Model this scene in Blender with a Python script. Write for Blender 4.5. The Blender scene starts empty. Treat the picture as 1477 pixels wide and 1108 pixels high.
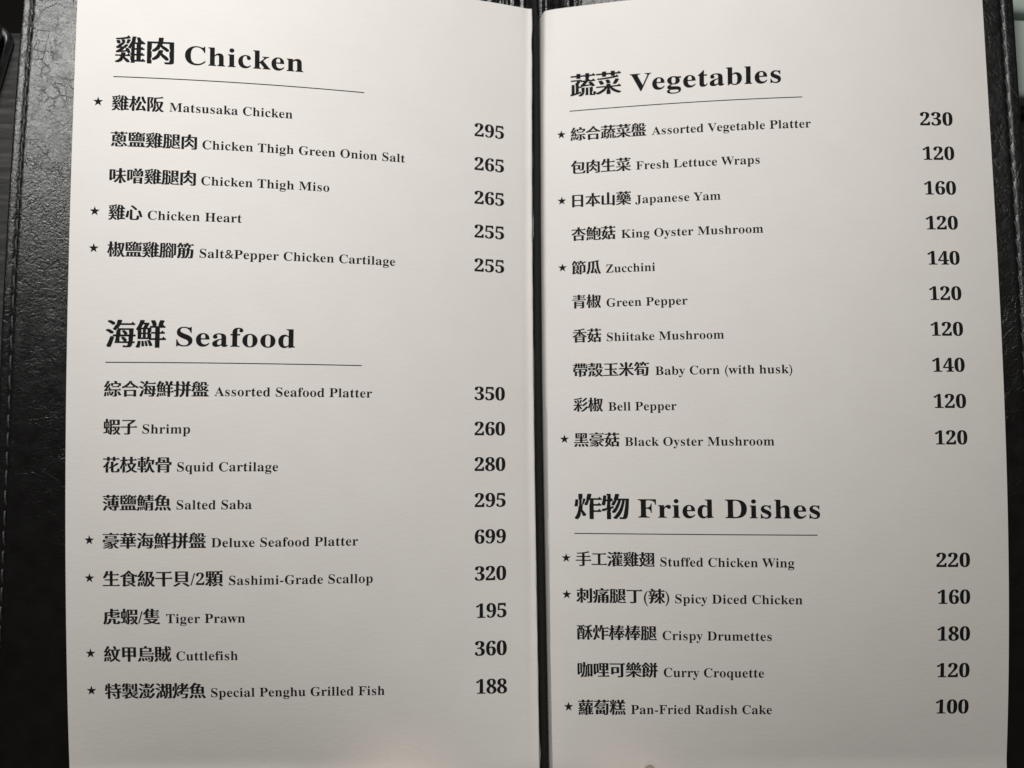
import bpy, bmesh, math, random
import numpy as np
from mathutils import Vector, Matrix
from mathutils.geometry import interpolate_bezier, delaunay_2d_cdt
random.seed(7)
sc = bpy.context.scene
COL = sc.collection
K = 0.1            # all layout numbers are decimetres, the scene is metres
Z0 = 0.56          # height of the menu's datum above the table top

def W(x, y, z):
    return Vector((x * K, y * K, (z + Z0) * K))

# ------------------------------------------------------------------ camera
cam_d = bpy.data.cameras.new('camera')
cam = bpy.data.objects.new('camera', cam_d)
COL.objects.link(cam)
R3 = Matrix(((0.998123, -0.003032, -0.061168),
             (-0.001339, 0.997455, -0.071293),
             (0.061229, 0.071241, 0.995578)))
cam.matrix_world = Matrix.Translation(W(-0.0027, -0.5924, 3.4003)) @ R3.to_4x4()
cam_d.sensor_width = 36.0
cam_d.lens = 36.0 * 1500.0 / 1477.0
cam_d.clip_start = 0.01
cam_d.clip_end = 20
cam_d.dof.use_dof = True
cam_d.dof.focus_distance = 0.358
cam_d.dof.aperture_fstop = 10.0
sc.camera = cam

# ------------------------------------------------------------------ light
world = bpy.data.worlds.new('World')
sc.world = world
world.use_nodes = True
bg = world.node_tree.nodes['Background']
bg.inputs[0].default_value = (1.0, 0.84, 0.70, 1)
bg.inputs[1].default_value = 0.082

def area(name, loc, aim, size, power, color):
    d = bpy.data.lights.new(name, 'AREA')
    d.shape = 'DISK'; d.size = size; d.energy = power; d.color = color
    o = bpy.data.objects.new(name, d); COL.objects.link(o)
    o.location = loc
    o.rotation_euler = (Vector(aim) - Vector(loc)).to_track_quat('-Z', 'Y').to_euler()
    return o
area('pendant_lamp_light', W(-1.05, 2.92, 4.7), W(-1.05, 2.92, 0), 0.15, 3.45, (1.0, 0.995, 0.975))

def spot(name, loc, aim, power, deg, color, blend=1.0, rad=0.01):
    d = bpy.data.lights.new(name, 'SPOT')
    d.energy = power; d.spot_size = math.radians(deg); d.spot_blend = blend
    d.color = color; d.shadow_soft_size = rad
    o = bpy.data.objects.new(name, d); COL.objects.link(o)
    o.location = loc
    o.rotation_euler = (Vector(aim) - Vector(loc)).to_track_quat('-Z', 'Y').to_euler()
    return o
spot('added_warm_spot', W(-0.10, -2.5, 1.6), W(-0.155, -1.78, -0.2), 0.28, 16, (1.0, 0.68, 0.5))  # added spot, not a real candle: soft warm pool low on the left page
spot('added_warm_spot', W(0.55, -2.6, 1.6), W(0.59, -1.77, -0.2), 0.22, 13, (1.0, 0.62, 0.48))  # second added spot, same warm pool low on the right page

sc.view_settings.view_transform = 'Standard'
sc.view_settings.look = 'None'
sc.view_settings.exposure = 0.0
sc.view_settings.gamma = 1.0

# ------------------------------------------------------------------ materials
class NT:
    def __init__(self, name):
        self.m = bpy.data.materials.new(name)
        self.m.use_nodes = True
        self.t = self.m.node_tree
        self.b = self.t.nodes['Principled BSDF']
        self.tc = self.t.nodes.new('ShaderNodeTexCoord')
    def n(self, kind, **kw):
        nd = self.t.nodes.new('ShaderNode' + kind)
        for k, v in kw.items():
            if k.startswith('i_'):
                key = k[2:].replace('_', ' ')
                nd.inputs[key].default_value = v
            else:
                setattr(nd, k, v)
        return nd
    def l(self, a, b):
        self.t.links.new(a, b)
    def mapped(self, scale, rot=(0, 0, 0)):
        mp = self.n('Mapping'); mp.inputs['Scale'].default_value = scale; mp.inputs['Rotation'].default_value = rot
        self.l(self.tc.outputs['Object'], mp.inputs[0]); return mp.outputs[0]
    def noise(self, vec, scale, detail=3.0, rough=0.5, dist=0.0):
        nd = self.n('TexNoise'); nd.inputs['Scale'].default_value = scale
        nd.inputs['Detail'].default_value = detail; nd.inputs['Roughness'].default_value = rough
        nd.inputs['Distortion'].default_value = dist
        self.l(vec, nd.inputs['Vector']); return nd.outputs['Fac']
    def math(self, op, a, b=None, clamp=False):
        nd = self.n('Math'); nd.operation = op; nd.use_clamp = clamp
        for i, q in enumerate((a, b)):
            if q is None: continue
            if hasattr(q, 'links'): self.l(q, nd.inputs[i])
            else: nd.inputs[i].default_value = q
        return nd.outputs[0]
    def ramp(self, fac, stops):
        nd = self.n('ValToRGB'); e = nd.color_ramp.elements
        while len(e) < len(stops): e.new(0.5)
        for el, (p, c) in zip(e, stops):
            el.position = p; el.color = (*c, 1) if len(c) == 3 else c
        self.l(fac, nd.inputs[0]); return nd.outputs[0]
    def bump(self, h, strength, dist):
        nd = self.n('Bump'); nd.inputs['Strength'].default_value = strength; nd.inputs['Distance'].default_value = dist
        self.l(h, nd.inputs['Height']); self.l(nd.outputs[0], self.b.inputs['Normal'])
    def set(self, color=None, rough=None, spec=None, metal=None):
        if color is not None: self.b.inputs['Base Color'].default_value = (*color, 1)
        if rough is not None: self.b.inputs['Roughness'].default_value = rough
        if spec is not None: self.b.inputs['Specular IOR Level'].default_value = spec
        if metal is not None: self.b.inputs['Metallic'].default_value = metal
        return self

def mat_paper():
    m = NT('cream_card'); m.set(rough=0.62, spec=0.3)
    v = m.mapped((1, 1, 1)); st = m.mapped((0.6, 1.3, 1))
    blot = m.noise(v, 70, 3)
    m.l(m.ramp(blot, [(0.3, (0.79, 0.766, 0.735)), (0.7, (0.81, 0.788, 0.757))]), m.b.inputs['Base Color'])
    a = m.noise(st, 620, 3, 0.6, 0.4); b = m.noise(v, 2600, 2); c = m.noise(v, 120, 2)
    h = m.math('ADD', m.math('MULTIPLY', a, 1.0), m.math('MULTIPLY', b, 0.35))
    h = m.math('ADD', h, m.math('MULTIPLY', c, 1.2))
    m.bump(h, 0.3, 0.0002)
    return m.m

def mat_ink():
    m = NT('black_ink'); m.set(rough=0.8, spec=0.12)
    f = m.noise(m.mapped((1, 1, 1)), 900, 2)
    m.l(m.ramp(f, [(0.3, (0.008, 0.008, 0.009)), (0.75, (0.016, 0.016, 0.017))]), m.b.inputs['Base Color'])
    return m.m

def mat_leather(name, rough=(0.22, 0.32), base=((0.003, 0.003, 0.0034), (0.007, 0.007, 0.0075)), wr=1.0):
    m = NT(name); m.set(spec=0.42)
    v = m.mapped((1, 1, 1))
    wob_ = m.n('TexNoise'); wob_.inputs['Scale'].default_value = 130; wob_.inputs['Detail'].default_value = 4
    m.l(v, wob_.inputs['Vector'])
    sub = m.n('VectorMath'); sub.operation = 'SUBTRACT'; m.l(wob_.outputs['Color'], sub.inputs[0]); sub.inputs[1].default_value = (.5, .5, .5)
    scl = m.n('VectorMath'); scl.operation = 'SCALE'; m.l(sub.outputs[0], scl.inputs[0]); scl.inputs['Scale'].default_value = 0.0055
    add = m.n('VectorMath'); add.operation = 'ADD'; m.l(v, add.inputs[0]); m.l(scl.outputs[0], add.inputs[1])
    def cracks(scale, thin, lo, hi, mscale):
        # thin lines along the cell borders of a warped network, kept only in patches
        vo = m.n('TexVoronoi'); vo.feature = 'DISTANCE_TO_EDGE'; vo.inputs['Scale'].default_value = scale
        m.l(add.outputs[0], vo.inputs['Vector'])
        c = m.math('SUBTRACT', 1.0, m.math('MULTIPLY', vo.outputs['Distance'], thin), True)
        return m.math('MULTIPLY', c, m.ramp(m.noise(v, mscale, 2), [(lo, (0, 0, 0)), (hi, (1, 1, 1))]))
    big = cracks(125, 34.0, 0.45, 0.6, 60)
    mid = cracks(300, 17.0, 0.45, 0.62, 95)
    fine = cracks(620, 6.0, 0.35, 0.7, 200)
    grain = m.noise(v, 1150, 4, 0.7); und = m.noise(v, 120, 3)
    h = m.math('MULTIPLY', grain, 0.9)
    h = m.math('SUBTRACT', h, m.math('MULTIPLY', fine, 0.26))
    h = m.math('SUBTRACT', h, m.math('MULTIPLY', mid, 0.27 * wr))
    h = m.math('SUBTRACT', h, m.math('MULTIPLY', big, 0.30 * wr))
    h = m.math('ADD', h, m.math('MULTIPLY', und, 0.5 * wr))
    m.bump(h, 0.55, 0.00026)
    m.l(m.ramp(m.noise(v, 300, 3), [(0.3, (rough[0],) * 3), (0.7, (rough[1],) * 3)]), m.b.inputs['Roughness'])
    m.l(m.ramp(m.noise(v, 140, 3), [(0.3, base[0]), (0.7, base[1])]), m.b.inputs['Base Color'])
    return m.m

def mat_thread():
    m = NT('black_thread'); m.set(rough=0.4, spec=0.6)
    w = m.n('TexWave'); w.inputs['Scale'].default_value = 700; w.inputs['Distortion'].default_value = 2
    m.l(m.mapped((1, 1, 1), (0, 0, 0.7)), w.inputs['Vector'])
    m.l(m.ramp(w.outputs['Fac'], [(0.2, (0.012, 0.012, 0.013)), (0.8, (0.06, 0.06, 0.062))]), m.b.inputs['Base Color'])
    m.bump(w.outputs['Fac'], 0.6, 0.0001)
    return m.m

def mat_cord():
    m = NT('woven_black_cord'); m.set(rough=0.7, spec=0.3)
    v = m.mapped((1, 1, 1))
    w = m.n('TexWave'); w.inputs['Scale'].default_value = 420; w.inputs['Distortion'].default_value = 1.5
    m.l(m.mapped((1, 1, 1), (0, 0, 0.85)), w.inputs['Vector'])
    g = m.noise(v, 2200, 2)
    h = m.math('ADD', w.outputs['Fac'], m.math('MULTIPLY', g, 0.8))
    m.l(m.ramp(m.math('MULTIPLY', g, w.outputs['Fac']), [(0.2, (0.003, 0.003, 0.003)), (0.6, (0.022, 0.022, 0.021))]), m.b.inputs['Base Color'])
    m.bump(h, 0.8, 0.00025)
    return m.m

def mat_table():
    m = NT('dark_stained_wood'); m.set(rough=0.5, spec=0.4)
    v = m.mapped((7, 55, 20), (0, 0, 0.25))
    a = m.noise(v, 9, 5, 0.6, 0.6)
    m.l(m.ramp(a, [(0.3, (0.008, 0.008, 0.0078)), (0.52, (0.028, 0.027, 0.026)), (0.72, (0.07, 0.068, 0.065))]), m.b.inputs['Base Color'])
    m.bump(a, 0.3, 0.0004)
    return m.m

def mat_simple(name, c0, c1, rough, scale=60, spec=0.5, metal=0.0, bump=0.1):
    m = NT(name); m.set(rough=rough, spec=spec, metal=metal)
    f = m.noise(m.mapped((1, 1, 1)), scale, 3)
    m.l(m.ramp(f, [(0.3, c0), (0.7, c1)]), m.b.inputs['Base Color'])
    m.bump(f, bump, 0.0005)
    return m.m

M_PAPER = mat_paper(); M_INK = mat_ink()
M_LEATHER = mat_leather('black_leatherette')
M_SPINE = mat_leather('black_leatherette_worn_glossy', rough=(0.16, 0.28), wr=1.6)
M_THREAD = mat_thread(); M_CORD = mat_cord(); M_TABLE = mat_table()
M_TRAY = mat_simple('pale_green_glaze', (0.36, 0.43, 0.39), (0.43, 0.50, 0.46), 0.35)
M_TRAYRIM = mat_simple('grey_glaze_edge', (0.05, 0.055, 0.05), (0.09, 0.095, 0.09), 0.4)
M_FLOOR = mat_simple('dark_floor', (0.004, 0.004, 0.004), (0.008, 0.007, 0.006), 0.8, 20)
M_WOOD = mat_simple('red_brown_wood', (0.12, 0.065, 0.045), (0.2, 0.11, 0.08), 0.45, 40)
M_FOLDER = mat_simple('grey_black_leather', (0.012, 0.013, 0.015), (0.06, 0.063, 0.07), 0.3, 260, bump=0.5)
M_BRASS = mat_simple('aged_brass', (0.5, 0.43, 0.32), (0.7, 0.62, 0.48), 0.3, 300, metal=1.0)

# ------------------------------------------------------------------ helpers
def tag(o, label=None, cat=None, group=None, kind=None):
    if label: o['label'] = label
    if cat: o['category'] = cat
    if group: o['group'] = group
    if kind: o['kind'] = kind
    return o

def thing(name, loc):
    o = bpy.data.objects.new(name, None); COL.objects.link(o); o.location = loc
    o.empty_display_size = 0.02
    return o

def mesh_obj(name, verts, faces, mat, parent=None, smooth=True, base=None):
    me = bpy.data.meshes.new(name)
    me.from_pydata([tuple(v) for v in verts], [], faces)
    me.update()
    if smooth:
        me.polygons.foreach_set('use_smooth', [True] * len(me.polygons))
    me.materials.append(mat)
    o = bpy.data.objects.new(name, me); COL.objects.link(o)
    if parent is not None:
        o.parent = parent
        # keep the mesh in world coordinates: undo the chain of parents
        off = Vector((0, 0, 0)); p = parent
        while p is not None:
            off += Vector(p.location); p = p.parent
        o.location = -off if parent.type == 'EMPTY' else (0, 0, 0)
    return o

def fix_normals(o):
    bm = bmesh.new(); bm.from_mesh(o.data); bmesh.ops.recalc_face_normals(bm, faces=bm.faces); bm.to_mesh(o.data); bm.free()

def sharp(o, deg=35):
    me = o.data
    bm = bmesh.new(); bm.from_mesh(me)
    for e in bm.edges:
        if len(e.link_faces) == 2 and e.calc_face_angle(0) > math.radians(deg): e.smooth = False
    bm.to_mesh(me); bm.free()

def slab(name, top, thick, mat, parent=None, base=None):
    """closed sheet from a grid of top points (rows of world vectors) and a thickness straight down"""
    nr, nc = len(top), len(top[0])
    v = [p for r in top for p in r]; n = len(v)
    v = v + [p - Vector((0, 0, thick * K)) for p in v]
    f = []
    g = lambda i, j: i * nc + j
    for i in range(nr - 1):
        for j in range(nc - 1):
            f.append((g(i, j), g(i, j + 1), g(i + 1, j + 1), g(i + 1, j)))
            f.append((n + g(i, j), n + g(i + 1, j), n + g(i + 1, j + 1), n + g(i, j + 1)))
    ring = [g(0, j) for j in range(nc)] + [g(i, nc - 1) for i in range(1, nr)] + [g(nr - 1, j) for j in range(nc - 2, -1, -1)] + [g(i, 0) for i in range(nr - 2, 0, -1)]
    for a, b in zip(ring, ring[1:] + ring[:1]):
        f.append((a, n + a, n + b, b))
    o = mesh_obj(name, v, f, mat, parent)
    fix_normals(o); sharp(o, 50)
    return o

def rounded_box(name, corners, z0, z1, bev, mat, parent=None, segs=3):
    """prism over a convex outline (dm) with bevelled edges"""
    bm = bmesh.new()
    lo = [bm.verts.new(W(x, y, z0)) for x, y in corners]
    hi = [bm.verts.new(W(x, y, z1)) for x, y in corners]
    bm.faces.new(hi); bm.faces.new(lo[::-1])
    for i in range(len(lo)):
        j = (i + 1) % len(lo); bm.faces.new((lo[i], lo[j], hi[j], hi[i]))
    bmesh.ops.recalc_face_normals(bm, faces=bm.faces)
    bmesh.ops.bevel(bm, geom=list(bm.edges), offset=bev * K, segments=segs, affect='EDGES', profile=0.5)
    me = bpy.data.meshes.new(name); bm.to_mesh(me); bm.free()
    me.polygons.foreach_set('use_smooth', [True] * len(me.polygons))
    me.materials.append(mat)
    o = bpy.data.objects.new(name, me); COL.objects.link(o)
    if parent is not None:
        o.parent = parent; o.location = -Vector(parent.location)
    sharp(o, 40)
    return o

def smooth01(t):
    t = max(0.0, min(1.0, t)); return t * t * (3 - 2 * t)

# ------------------------------------------------------------------ the bent sheets of the menu
CZ = {'L': [-0.28045, -0.0639, 0.04867, 0.03177, 0.2896, 0.01553, -0.06832, 0.0438, -0.10274, 0.00875, -0.00084, -0.03068, -0.0114, 0.02355, 0.00292, -0.01583],
      'R': [-0.44728, -0.06697, 0.03643, -0.02103, 0.32898, 0.0506, -0.02085, 0.06654, -0.01674, -0.03086, -0.00209, -0.01302, -0.02624, 0.00743, -0.00183, -0.00685]}
SG = {'L': -1, 'R': 1}
US = {'L': -0.311, 'R': 0.335}      # gutter edge of each page
UE = {'L': 1.2626, 'R': 1.9028}     # outer edge of each page
VT, VB = 1.075, -1.74               # top and bottom edge of the pages

def zpoly(p, u, v):
    v = max(-1.62, min(1.12, v)); c = CZ[p]
    return sum(c[i * 4 + j] * u ** i * v ** j for i in range(4) for j in range(4))

def wob(v, k):
    return 0.5 * math.sin(v * 9.1 + k) + 0.35 * math.sin(v * 23.7 + 2.3 * k) + 0.25 * math.sin(v * 51.0 + k * 1.7)

def page_z(p, u, v):
    z = zpoly(p, u, v); t = u - US[p]
    if p == 'R':
        z -= 0.085 * (1 - smooth01(t / 0.018)) + 0.008 * (1 - smooth01(t / 0.06))
    else:
        # creased fold along the gutter: the last strip kinks up, then turns over
        z += 0.0035 * smooth01((0.022 - t) / 0.012) - 0.0015 * math.exp(-((t - 0.03) / 0.010) ** 2)
        z -= 0.03 * (1 - smooth01(t / 0.006))
        z += 0.0013 * wob(v, 1.0) * math.exp(-((t - 0.014) / 0.012) ** 2)
    return z

def P(p, u, v, lift=0.0):
    return W(SG[p] * u, v, page_z(p, u, v) + lift)

def cover_z(p, u, v):
    zs = zpoly(p, US[p], v) - 0.09; ze = zpoly(p, UE[p], v) - 0.02
    return zs + (ze - zs) / (UE[p] - US[p]) * (u - US[p])

menu = thing('menu', W(0.323, -1.9, -0.55))
tag(menu, 'open black leatherette menu with two cream pages of dishes and prices', 'menu')

def lin(a, b, n):
    return [a + (b - a) * i / n for i in range(n + 1)]

# pages
def page(p, label):
    t = [0, .002, .004, .006, .009, .013, .018, .023, .028, .034, .040, .046, .052, .060, .075, .09, .11]
    us = [US[p] + q for q in t] + lin(US[p] + 0.13, UE[p], 64)
    vs = lin(VT, VB, 150)
    jag = lambda v: (0.0035 if p == 'L' else 0.0015) * wob(v, 2.0 if p == 'L' else 4.0)
    # the gutter edge bows slightly near the top of the sheets
    bow = lambda v: (0.010 if p == 'L' else -0.006) * smooth01((v - 0.45) / 0.7)
    rows = []
    for v in vs:
        r = []
        for u in us:
            f = max(0.0, 1 - (u - US[p]) / 0.05)
            r.append(P(p, u + (bow(v) + jag(v)) * f, v))
        rows.append(r)
    o = slab('page', rows, 0.0035, M_PAPER, menu)
    o['label'] = label
    return o
pageL = page('L', 'left page listing chicken and seafood dishes')
pageR = page('R', 'right page listing vegetables and fried dishes')

# cover boards
def cover(p, label):
    vs = lin(1.235, -1.95, 170)
    uo = (lambda v: 1.463 - 0.0264 * v + 0.028 * max(0.0, -0.35 - v) ** 2) if p == 'L' else (lambda v: 2.018)
    ust = (lambda v: 1.430 - 0.025 * v + 0.028 * max(0.0, -0.35 - v) ** 2) if p == 'L' else (lambda v: 1.979 - 0.004 * v)
    rows = []
    for i, v in enumerate(vs):
        a, b, s = US[p] - 0.02, uo(v), ust(v)
        us = lin(a, s - 0.03, 46) + [s - 0.02, s - 0.012, s - 0.007, s - 0.003, s, s + 0.003, s + 0.007, s + 0.012]
        us += [s + 0.018, b - 0.012, b - 0.007, b - 0.004, b - 0.002, b - 0.0007, b]
        r = []
        for u in us:
            z = cover_z(p, u, v)
            d = (u - s) / 0.0045
            z -= 0.0030 * math.exp(-d * d) * (1 + 0.6 * math.cos(v * 2 * math.pi / 0.064))
            z += 0.0005 * math.exp(-((abs(u - s) - 0.016) / 0.011) ** 2) * (1 + 0.5 * math.sin(v * 2 * math.pi / 0.066))
            e = max(0.0, (u - (b - 0.007)) / 0.007)
            z -= 0.012 * (1 - math.sqrt(max(0.0, 1 - e * e)))
            r.append(W(SG[p] * u, v, z))
        rows.append(r)
    o = slab('cover_panel', rows, 0.024, M_LEATHER, menu)
    o['label'] = label
    # one thread, seen as a row of short stitches
    bm = bmesh.new(); v = 1.21; k = 0
    while v > -1.93:
        L = 0.054 + random.uniform(-.004, .004)
        pts = []
        sk = random.uniform(0.002, 0.006) * (1 if p == 'L' else -1)
        for q in range(9):
            f = q / 8; vv = v - f * L
            u = ust(vv) + sk * (0.5 - f)
            z = cover_z(p, u, vv) - 0.008 + 0.0095 * math.sin(math.pi * f) ** 0.5
            pts.append(W(SG[p] * u, vv, z))
        ringp = None
        for q, c in enumerate(pts):
            r = 0.0040 * K * (1.0 + 0.12 * math.sin(q * 2.4)); ring = []
            for a_ in range(8):
                an = a_ * math.pi / 4
                ring.append(bm.verts.new(c + Vector((math.cos(an) * r, 0, math.sin(an) * r))))
            if ringp:
                for a_ in range(8):
                    bm.faces.new((ringp[a_], ringp[(a_ + 1) % 8], ring[(a_ + 1) % 8], ring[a_]))
            ringp = ring
        v -= L + 0.010 + random.uniform(-.002, .002); k += 1
    bmesh.ops.recalc_face_normals(bm, faces=bm.faces)
    me = bpy.data.meshes.new('stitching'); bm.to_mesh(me); bm.free()
    me.polygons.foreach_set('use_smooth', [True] * len(me.polygons)); me.materials.append(M_THREAD)
    s_ = bpy.data.objects.new('stitching', me); COL.objects.link(s_); s_.parent = o
    return o
coverL = cover('L', 'left black leatherette cover board')
coverR = cover('R', 'right black leatherette cover board')

# cover spine: a flexible, puckered strip of leatherette joining the boards
rows = []
for v in lin(1.235, -1.95, 220):
    r = []
    for x in lin(0.285, 0.361, 18):
        f = (x - 0.285) / 0.076
        zl = cover_z('L', -0.291, v); zr = cover_z('R', 0.315, v)
        z = zl * (1 - f) + zr * f + 0.003 - 0.035 * math.sin(math.pi * f) + 0.006 * math.sin(math.pi * f) * wob(v * 1.7, 3 + 2 * f)
        r.append(W(x, v, z))
    rows.append(r)
slab('cover_spine', rows, 0.02, M_SPINE, menu)

# pleats of glossy leatherette above the pages, either side of the gutter
def pleats(x0, x1, p):
    rows = []
    n = int((x1 - x0) / 0.006)
    for v in lin(1.088, 1.225, 14):
        r = []
        for x in lin(x0, x1, n):
            u = SG[p] * x
            f = (x - x0) / (x1 - x0)
            edge = math.sin(math.pi * f) ** 0.5 if 0 < f < 1 else 0
            k = 0.5 + 0.5 * math.sin(x * 150 + 3 * math.sin(x * 31) + 4 * (v - 1.1))
            k2 = 0.5 + 0.5 * math.sin(x * 61 + 1.3)
            z = cover_z(p, u, v) + 0.002 + edge * (0.016 * k + 0.02 * k2)
            r.append(W(x, v, z))
        rows.append(r)
    return slab('gathered_lining', rows, 0.006, M_SPINE, menu)
pleats(0.10, 0.288, 'L')
pleats(0.350, 0.50, 'R')

# woven cord holding the sheets in the gutter
bm = bmesh.new(); ringp = None
for v in lin(1.20, -1.90, 240):
    g = max(-1.75, min(1.12, v))
    x = 0.3232 - 0.004 * smooth01((v - 0.45) / 0.7) + 0.001 * math.sin(v * 3.1)
    z = 0.5 * (zpoly('L', -0.311, g) + zpoly('R', 0.335, g)) - 0.022
    if v > 1.07: z -= 0.25 * (v - 1.07)
    rx, rz = 0.0128 - 0.0022 * smooth01((v - 0.0) / 1.1), 0.011
    ring = [bm.verts.new(W(x + rx * math.cos(a * math.pi / 6), v, z + rz * math.sin(a * math.pi / 6))) for a in range(12)]
    if ringp:
        for a in range(12): bm.faces.new((ringp[a], ringp[(a + 1) % 12], ring[(a + 1) % 12], ring[a]))
    ringp = ring
bmesh.ops.recalc_face_normals(bm, faces=bm.faces)
me = bpy.data.meshes.new('gutter_cord'); bm.to_mesh(me); bm.free()
me.polygons.foreach_set('use_smooth', [True] * len(me.polygons)); me.materials.append(M_CORD)
o = bpy.data.objects.new('gutter_cord', me); COL.objects.link(o); o.parent = menu; o.location = -Vector(menu.location)

# ------------------------------------------------------------------ printing
# Letter outlines come from the typeface built into Blender: bold serif letters for the English, and for
# the Chinese its plain strokes reshaped into a book face (thin level strokes, thick upright strokes,
# a small triangular foot at the right end of each level stroke).
PX, PAD, LOW = 260, 30, -0.16      # pixels per em of the working grid, its margin, its lowest line

def bold_serif(ch):
    if 'A' <= ch <= 'Z': return chr(0x1D400 + ord(ch) - 65)
    if 'a' <= ch <= 'z': return chr(0x1D41A + ord(ch) - 97)
    if ch.isdigit(): return chr(0x1D7CE + int(ch))
    return ch

def text_width(t):
    cu = bpy.data.curves.new('measure', 'FONT'); cu.body = t
    ob = bpy.data.objects.new('measure', cu); COL.objects.link(ob); bpy.context.view_layer.update()
    w = max(q[0] for q in ob.bound_box)
    bpy.data.objects.remove(ob); bpy.data.curves.remove(cu)
    return w

def glyph_outline(t):
    cu = bpy.data.curves.new('outline', 'FONT'); cu.body = t
    ob = bpy.data.objects.new('outline', cu); COL.objects.link(ob); bpy.context.view_layer.update()
    c = ob.to_curve(bpy.context.evaluated_depsgraph_get(), apply_modifiers=False)
    res = []
    for sp in c.splines:
        pts = []; bp = sp.bezier_points
        for i in range(len(bp)):
            p, q = bp[i], bp[(i + 1) % len(bp)]
            if p.handle_right_type == 'VECTOR' and q.handle_left_type == 'VECTOR': pts.append((p.co.x, p.co.y))
            else: pts += [(k.x, k.y) for k in interpolate_bezier(p.co, p.handle_right, q.handle_left, q.co, 8)[:-1]]
        if len(pts) > 2: res.append(pts)
    ob.to_curve_clear(); bpy.data.objects.remove(ob); bpy.data.curves.remove(cu)
    return res

def fill_grid(polys):
    S = PX + 2 * PAD; A = np.zeros((S, S), bool); segs = []
    for p in polys:
        q = np.array(p); segs.append(np.hstack([q, np.roll(q, -1, 0)]))
    g = np.vstack(segs)
    for y in range(S):
        yy = (y + .5 - PAD) / PX + LOW
        e = g[(g[:, 1] <= yy) != (g[:, 3] <= yy)]
        xs = np.sort(e[:, 0] + (yy - e[:, 1]) * (e[:, 2] - e[:, 0]) / (e[:, 3] - e[:, 1]))
        for i in range(0, len(xs) - 1, 2):
            A[y, max(0, int(round(xs[i] * PX + PAD))):int(round(xs[i + 1] * PX + PAD))] = True
    return A

def runs(row):
    d = np.diff(np.concatenate([[0], row.astype(np.int8), [0]]))
    return list(zip(np.where(d == 1)[0].tolist(), np.where(d == -1)[0].tolist()))

def run_length(A):
    R = np.zeros(A.shape, int)
    for y in range(A.shape[0]):
        for i, j in runs(A[y]): R[y, i:j] = j - i
    return R

def book_face(A):
    hr = run_length(A); vr = run_length(A.T).T; out = A.copy(); T = .115 * PX
    for x in range(A.shape[1]):
        for i, j in runs(A[:, x]):
            k = int(round(min(THIN * PX, .22 * (j - i)))); out[i:i + k, x] = False; out[j - k:j, x] = False
    mid = out.copy()
    for y in range(A.shape[0]):
        rr = runs(mid[y])
        for n, (i, j) in enumerate(rr):
            gl = i - rr[n - 1][1] if n else 999; gr = rr[n + 1][0] - j if n + 1 < len(rr) else 999
            out[y, i - int(round(min(WIDE * PX, gl * .26))):i] = True
            out[y, j:j + int(round(min(WIDE * PX, gr * .26)))] = True
    for y in range(1, A.shape[0] - 1):
        for i, j in runs(A[y]):
            x = j - 3
            if j - i < .2 * PX or vr[y, x] >= T or vr[y, j - int(.1 * PX):j - 3].max() > T: continue
            col = [r for r in runs(A[:, x]) if r[0] <= y < r[1]][0]
            if y != (col[0] + col[1]) // 2: continue
            hh = int(.095 * PX)
            for t in range(hh):
                f = t / hh
                out[y - int(.012 * PX) + t, j - int(.12 * PX) + int(f * (.09 * PX - 4)):j + int((.005 - f * .03) * PX)] = True
    return out

def trace(A):
    F = A.astype(float)
    for _ in range(2):
        F = (np.roll(F, 1, 0) + 2 * F + np.roll(F, -1, 0)) / 4; F = (np.roll(F, 1, 1) + 2 * F + np.roll(F, -1, 1)) / 4
    F += 1e-4; G = F > .5
    c = G[:-1, :-1] * 1 + G[:-1, 1:] * 2 + G[1:, 1:] * 4 + G[1:, :-1] * 8
    sides = {1: ['LB'], 2: ['BR'], 3: ['LR'], 4: ['RT'], 5: ['LT', 'RB'], 6: ['BT'], 7: ['LT'], 8: ['TL'], 9: ['TB'],
             10: ['TR', 'BL'], 11: ['TR'], 12: ['RL'], 13: ['RB'], 14: ['BL']}
    nxt = {}
    for y, x in zip(*np.where((c > 0) & (c < 15))):
        y = int(y); x = int(x)
        e = {'B': (0, y, x), 'T': (0, y + 1, x), 'L': (1, y, x), 'R': (1, y, x + 1)}
        for a in sides[int(c[y, x])]: nxt[e[a[0]]] = e[a[1]]
    loops = []
    while nxt:
        k = next(iter(nxt)); loop = []
        while k in nxt:
            d, y, x = k
            if d == 0: t = (.5 - F[y, x]) / (F[y, x + 1] - F[y, x]); loop.append((x + t, y))
            else: t = (.5 - F[y, x]) / (F[y + 1, x] - F[y, x]); loop.append((x, y + t))
            k = nxt.pop(k)
        loops.append(loop)
    return loops

def simplify(pts, eps):
    Q = np.array(pts, float)
    if len(Q) < 5: return Q
    def rec(q):
        if len(q) < 3: return [q[0]]
        d = q[-1] - q[0]
        dist = np.abs(d[0] * (q[:, 1] - q[0, 1]) - d[1] * (q[:, 0] - q[0, 0])) / (np.hypot(*d) + 1e-12)
        k = int(np.argmax(dist))
        return [q[0]] if dist[k] < eps else rec(q[:k + 1]) + rec(q[k:])
    i = int(np.argmax(((Q - Q[0]) ** 2).sum(1)))
    return np.array(rec(Q[:i + 1]) + rec(np.vstack([Q[i:], Q[:1]])))

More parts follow.
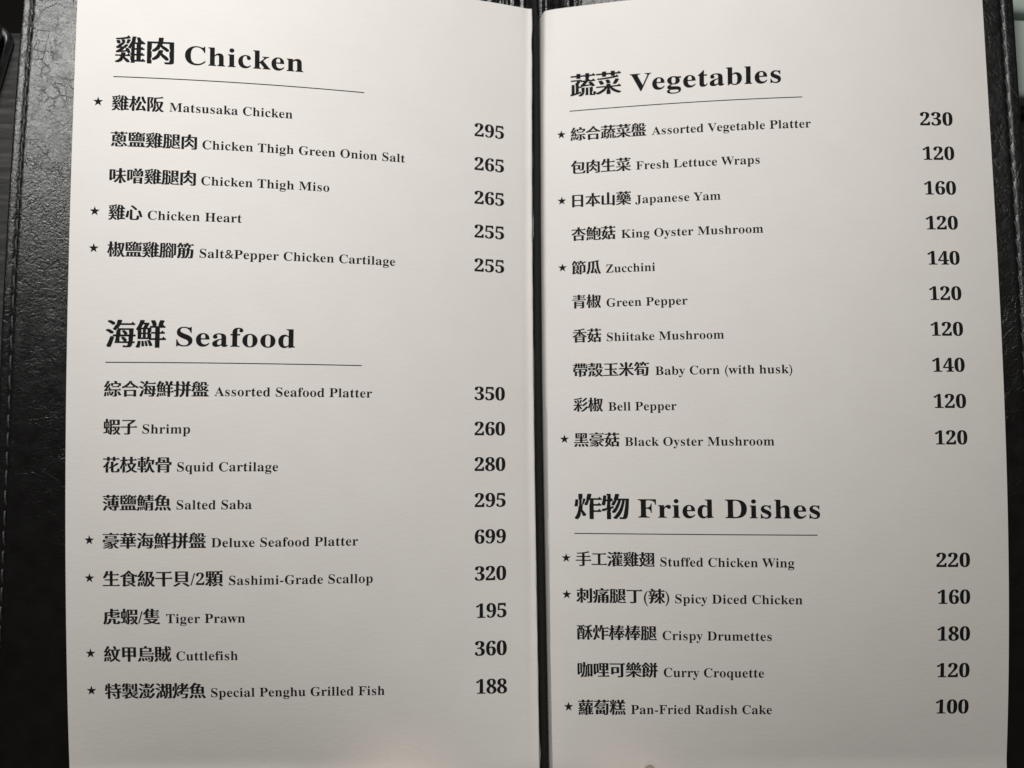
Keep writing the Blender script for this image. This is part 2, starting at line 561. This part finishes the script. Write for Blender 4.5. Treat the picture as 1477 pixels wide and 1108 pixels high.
THIN, WIDE = 0.003, 0.042
class Glyphs(dict):
    """char -> (advance, contours) in em units, made on first use"""
    def __missing__(self, ch):
        if ord(ch) > 0x3000:
            cs = [(simplify(c, .6) - PAD + .5) / PX + np.array((0, LOW)) for c in trace(book_face(fill_grid(glyph_outline(ch))))]
            cs = [c.tolist() for c in cs if len(c) > 2 and (c.max(0) - c.min(0)).min() > .015]
            adv = 1.0
        else:
            t = bold_serif(ch)
            cs = [simplify(c, .0022).tolist() for c in glyph_outline(t)]
            adv = text_width(t + 'I') - text_width('I')
        self[ch] = (adv, cs)
        return self[ch]
GL = Glyphs()

def ink_bounds(t):
    x = 0; lo = 9; hi = -9
    for ch in t:
        if ch == ' ': x += 0.27; continue
        a, cs = GL[ch]
        for c in cs:
            for q in c: lo = min(lo, x + q[0]); hi = max(hi, x + q[0])
        x += a
    return lo, hi

def embolden(cs, dx, dy):
    """push every outline out (in, when negative) by dx sideways and dy up and down, em units"""
    res = []
    for c in cs:
        q = np.array(c); e = np.roll(q, -1, 0) - q
        nr = np.stack([e[:, 1], -e[:, 0]], 1) / (np.hypot(e[:, 0], e[:, 1])[:, None] + 1e-9)
        k = nr + np.roll(nr, 1, 0); k /= np.maximum(np.hypot(k[:, 0], k[:, 1])[:, None], .5)
        res.append(k * (dx, dy) * -1)
    # the outline with the largest extent must grow when dx > 0
    big = max(range(len(cs)), key=lambda i: np.ptp(np.array(cs[i])[:, 0]) * np.ptp(np.array(cs[i])[:, 1]))
    q = np.array(cs[big]); area2 = (q[:, 0] * np.roll(q[:, 1], -1) - q[:, 1] * np.roll(q[:, 0], -1)).sum()
    sgn = -1 if area2 > 0 else 1
    return [(np.array(c) + sgn * d).tolist() for c, d in zip(cs, res)]

def layout(t, x0, x1, base, em, track=0.4, dx=0.0, dy=0.0):
    """contours of one run of text whose ink spans x0..x1 (page dm) on a baseline"""
    lo, hi = ink_bounds(t); n = len(t) - 1
    need = (x1 - x0) / em; extra = need - (hi - lo)
    tr = track * extra / n if n else 0.0
    xs = (need - tr * n) / (hi - lo)
    out = []; x = -lo * xs
    for ch in t:
        if ch == ' ': x += 0.27 * xs + tr; continue
        a, cs = GL[ch]
        if dx or dy: cs = embolden(cs, dx, dy)
        out.append([[(x0 + em * (x + q[0] * xs), base + em * q[1]) for q in c] for c in cs])
        x += a * xs + tr
    return out

LIFT = 0.0006
def ink(name, p, contours, label):
    """fill the contours in the page plane, then lay every point on the bent page"""
    vs = []; fs = []
    for letter in contours:
        co = []; ed = []
        for c in letter:
            n0 = len(co); co += [Vector((x * 10, y * 10)) for x, y in c]
            ed += [(n0 + k, n0 + (k + 1) % len(c)) for k in range(len(c))]
        tri = delaunay_2d_cdt(co, ed, [], 1, 1e-6)
        n0 = len(vs); seg = np.array([(*co[i], *co[j]) for i, j in ed])
        vs += [P(p, SG[p] * v.x / 10, v.y / 10, LIFT) for v in tri[0]]
        for f in tri[2]:
            x, y = sum((tri[0][k] for k in f), Vector((0, 0))) / len(f)
            e = seg[(seg[:, 1] <= y) != (seg[:, 3] <= y)]
            right_of = (e[:, 0] + (y - e[:, 1]) * (e[:, 2] - e[:, 0]) / (e[:, 3] - e[:, 1]) > x).sum()
            if right_of % 2: fs.append(tuple(n0 + k for k in f))
    o = mesh_obj(name, vs, fs, M_INK, pageL if p == 'L' else pageR, smooth=True)
    # faces look up
    bm = bmesh.new(); bm.from_mesh(o.data)
    for f in bm.faces:
        if f.normal.z < 0: f.normal_flip()
    bm.to_mesh(o.data); bm.free()
    o['label'] = label
    return o

def star(p, x, y, r, label):
    c = []
    for k in range(10):
        a = math.pi / 2 + k * math.pi / 5; q = r if k % 2 == 0 else r * 0.40
        c.append((x + q * math.cos(a), y + q * math.sin(a)))
    return ink('star_mark', p, [[c]], label)

def rule(p, x0, x1, y, label):
    h = 0.0030; vs = []; fs = []; n = 40
    for x in lin(x0, x1, n):
        vs += [P(p, SG[p] * x, y - h / 2, LIFT), P(p, SG[p] * x, y + h / 2, LIFT)]
    for i in range(n): fs.append((2 * i, 2 * i + 2, 2 * i + 3, 2 * i + 1))
    o = mesh_obj('heading_rule', vs, fs, M_INK, pageL if p == 'L' else pageR)
    o['label'] = label

SEC = [
 ('L', '雞肉', 'Chicken', (-1.133, -0.9385, -0.9029, -0.5099), 0.7925, 0.7500, (-1.1351, -0.302, 0.6964), 0.6061, 0.1251, [
  (1, '雞松阪', 'Matsusaka Chicken', .9679, .9504, .5444, '295'),
  (0, '蔥鹽雞腿肉', 'Chicken Thigh Green Onion Salt', .8575, .8402, .1590, '265'),
  (0, '味噌雞腿肉', 'Chicken Thigh Miso', .8583, .8412, .4174, '265'),
  (1, '雞心', 'Chicken Heart', 1.0279, 1.0112, .7056, '255'),
  (1, '椒鹽雞腳筋', 'Salt&Pepper Chicken Cartilage', .8587, .8399, .1902, '255')]),
 ('L', '海鮮', 'Seafood', (-1.1368, -0.9405, -0.9075, -0.5218), -0.178, -0.2175, (-1.1351, -0.2997, -0.2736), -0.3612, 0.1251, [
  (0, '綜合海鮮拼盤', 'Assorted Seafood Platter', .7981, .7801, .2636, '350'),
  (0, '蝦子', 'Shrimp', 1.0277, 1.0105, .8558, '260'),
  (0, '花枝軟骨', 'Squid Cartilage', .9141, .8961, .5690, '280'),
  (0, '薄鹽鯖魚', 'Salted Saba', .9134, .8965, .6529, '295'),
  (1, '豪華海鮮拼盤', 'Deluxe Seafood Platter', .7999, .7832, .3043, '699'),
  (1, '生食級干貝/2顆', 'Sashimi-Grade Scallop', .7442, .7255, .2543, '320'),
  (0, '虎蝦/隻', 'Tiger Prawn', .9505, .9310, .6727, '195'),
  (1, '紋甲烏賊', 'Cuttlefish', .9158, .8999, .6977, '360'),
  (1, '特製澎湖烤魚', 'Special Penghu Grilled Fish', .8051, .7888, .2127, '188')]),
 ('R', '蔬菜', 'Vegetables', (.4426, .6236, .6532, 1.173), 0.777, 0.7375, (.4394, 1.2447, 0.6822), 0.5939, 0.1245, [
  (1, '綜合蔬菜盤', 'Assorted Vegetable Platter', .7090, .7276, 1.2720, '230'),
  (0, '包肉生菜', 'Fresh Lettuce Wraps', .6542, .6716, 1.0956, '120'),
  (1, '日本山藥', 'Japanese Yam', .6536, .6670, .9598, '160'),
  (0, '杏鮑菇', 'King Oyster Mushroom', .5978, .6170, 1.1011, '120'),
  (1, '節瓜', 'Zucchini', .5452, .5617, .7319, '140'),
  (0, '青椒', 'Green Pepper', .5440, .5624, .8396, '120'),
  (0, '香菇', 'Shiitake Mushroom', .5430, .5615, .9594, '120'),
  (0, '帶殼玉米筍', 'Baby Corn (with husk)', .7053, .7251, 1.1835, '140'),
  (0, '彩椒', 'Bell Pepper', .5446, .5629, .7944, '120'),
  (1, '黑豪菇', 'Black Oyster Mushroom', .5991, .6170, 1.1169, '120')]),
 ('R', '炸物', 'Fried Dishes', (.4407, .6277, .6572, 1.2629), -0.7607, -0.798, (.4394, 1.253, -0.8546), -0.9415, 0.1245, [
  (1, '手工灌雞翅', 'Stuffed Chicken Wing', .7108, .7286, 1.1750, '220'),
  (1, '刺痛腿丁(辣)', 'Spicy Diced Chicken', .7569, .7765, 1.2012, '160'),
  (0, '酥炸棒棒腿', 'Crispy Drumettes', .7137, .7323, 1.0986, '180'),
  (0, '咖哩可樂餅', 'Curry Croquette', .7156, .7347, 1.0727, '120'),
  (1, '蘿蔔糕', 'Pan-Fried Radish Cake', .6044, .6221, 1.1004, '100')]),
]
for p, hc, he, hx, hcy, hby, rl, v0, dv, items in SEC:
    side = 'left' if p == 'L' else 'right'
    em = (hx[1] - hx[0]) / 1.93
    c = layout(hc, hx[0], hx[1], hcy - 0.38 * em, em, 0.0)
    c += layout(he, hx[2], hx[3], hby, 0.0930, 0.20, 0.001, 0.004)
    ink('heading', p, c, 'large printed heading %s %s on the %s page' % (hc, he, side))
    rule(p, rl[0], rl[1], rl[2], 'thin black line under the %s heading' % he)
    for k, (st, zh, en, ce, es, ee, price) in enumerate(items):
        v = v0 - dv * k
        x0 = -1.1386 if p == 'L' else 0.4425
        s = SG[p]
        if zh[0] in '日': x0 += 0.004
        em = 0.0572 if p == 'L' else 0.0548
        c = layout(zh, x0, s * ce, v - 0.38 * em, em, 0.0)
        c += layout(en, s * es, s * ee, v - 0.0226, 0.0442, 0.20, -0.004, 0.002)
        ink('dish_name', p, c, 'printed dish name %s %s' % (zh, en))
        if p == 'L': xa, xb = 0.0912, 0.1987
        else: xa, xb = 1.6515, 1.7659
        if price[0] == '1': xa += 0.004
        c = layout(price, xa, xb, v - 0.025 + (0.000 if p == 'L' else 0.0045), 0.0675, 0.25, 0.016, -0.002)
        ink('price', p, c, 'printed price %s beside %s' % (price, en))
        if st:
            star(p, -1.1825 if p == 'L' else 0.4102, v + 0.002, 0.0170 if p == 'L' else 0.0165, 'small black star before %s' % en)

# ------------------------------------------------------------------ what lies around the menu
table = thing('table', W(0.3, 0.0, -0.56))
tag(table, 'dark stained wooden table under the open menu', 'table')
rounded_box('tabletop', [(-6, -5.5), (7, -5.5), (7, 1.36), (-6, 0.88)], -0.81, -0.56, 0.05, M_TABLE, table)
for x, y in ((-5.3, -4.9), (6.3, -4.9), (6.3, 0.9), (-5.3, 0.4)):
    rounded_box('leg', [(x - .3, y - .3), (x + .3, y - .3), (x + .3, y + .3), (x - .3, y + .3)], -7.66, -0.81, 0.04, M_TABLE, table)

fl = mesh_obj('floor', [W(-40, -40, -7.66), W(40, -40, -7.66), W(40, 40, -7.66), W(-40, 40, -7.66)], [(0, 1, 2, 3)], M_FLOOR)
tag(fl, kind='structure')

# a second, closed menu folder at the left, its top right corner just in view
def rot_pts(pts, ox, oy, a):
    ca, sa = math.cos(a), math.sin(a)
    return [(ox + x * ca - y * sa, oy + x * sa + y * ca) for x, y in pts]
fo = thing('leather_folder', W(-2.5, 0.0, -0.56))
tag(fo, 'closed black leather folder at the left edge, only its rounded corner showing', 'folder')
def corner_outline(w, h, r):
    pts = []
    for cx, cy, a0 in ((-r, -r, 0), (-w + r, -r, 90), (-w + r, -h + r, 180), (-r, -h + r, 270)):
        for k in range(6):
            a = math.radians(a0 + 18 * k); pts.append((cx + r * math.cos(a), cy + r * math.sin(a)))
    return pts
ol = corner_outline(1.6, 2.2, 0.05)
rounded_box('back_cover', rot_pts(ol, -1.64, 1.02, -0.24), -0.557, -0.505, 0.012, M_FOLDER, fo)
rounded_box('front_cover', rot_pts(ol, -1.64, 1.02, -0.24), -0.46, -0.41, 0.016, M_FOLDER, fo)
rounded_box('inner_sheets', rot_pts(corner_outline(1.5, 2.08, 0.02), -1.69, 0.965, -0.24), -0.504, -0.461, 0.004, M_PAPER, fo)

# pale green stacked trays at the right, mostly hidden by the cover
def tray(z0, y0, y1, label):
    t = thing('serving_tray', W(2.9, (y0 + y1) / 2, z0))
    tag(t, label, 'tray', 'pale green trays at the right edge')
    rounded_box('tray_body', [(2.12, y0), (3.6, y0), (3.6, y1), (2.12, y1)], z0 + 0.03, z0 + 0.16, 0.025, M_TRAY, t)
    rounded_box('tray_foot', [(2.14, y0 - .02), (3.58, y0 - .02), (3.58, y1 - 0.03), (2.14, y1 - 0.03)], z0, z0 + 0.029, 0.008, M_TRAYRIM, t)
tray(-0.56, 0.80, 1.11, 'larger pale green tray with dark foot right of the menu')
tray(-0.56, 1.135, 1.215, 'narrow pale green tray at the top right corner behind the larger one')

bar = rounded_box('wooden_rail', [(1.2, 1.48), (5.5, 1.60), (5.5, 2.0), (1.2, 1.9)], -1.66, -1.26, 0.05, M_WOOD)
tag(bar, 'red brown wooden rail beyond the far table edge at top right', 'rail')

# brass tip lying on the lower right page at the frame edge
bm = bmesh.new()
prof = [(0.0, 0.034), (0.008, 0.033), (0.016, 0.029), (0.022, 0.022), (0.026, 0.012), (0.027, 0.0), (0.024, -0.008)]
rings = []
zb = zpoly('R', 0.685, -1.653)
for r_, h_ in prof:
    rings.append([bm.verts.new(W(0.683 + 0.75 * r_ * math.cos(a * math.pi / 12), -1.649 + 0.75 * r_ * math.sin(a * math.pi / 12), zb + 0.010 + h_)) for a in range(24)])
for a_, b_ in zip(rings, rings[1:]):
    for k in range(24): bm.faces.new((a_[k], b_[k], b_[(k + 1) % 24], a_[(k + 1) % 24]))
bm.faces.new(rings[-1])
bmesh.ops.remove_doubles(bm, verts=bm.verts, dist=1e-6)
bmesh.ops.recalc_face_normals(bm, faces=bm.faces)
me = bpy.data.meshes.new('brass_stud'); bm.to_mesh(me); bm.free()
me.polygons.foreach_set('use_smooth', [True] * len(me.polygons)); me.materials.append(M_BRASS)
st = bpy.data.objects.new('brass_stud', me); COL.objects.link(st)
tag(st, 'small rounded brass coloured stud at the bottom edge of the right page', 'stud')
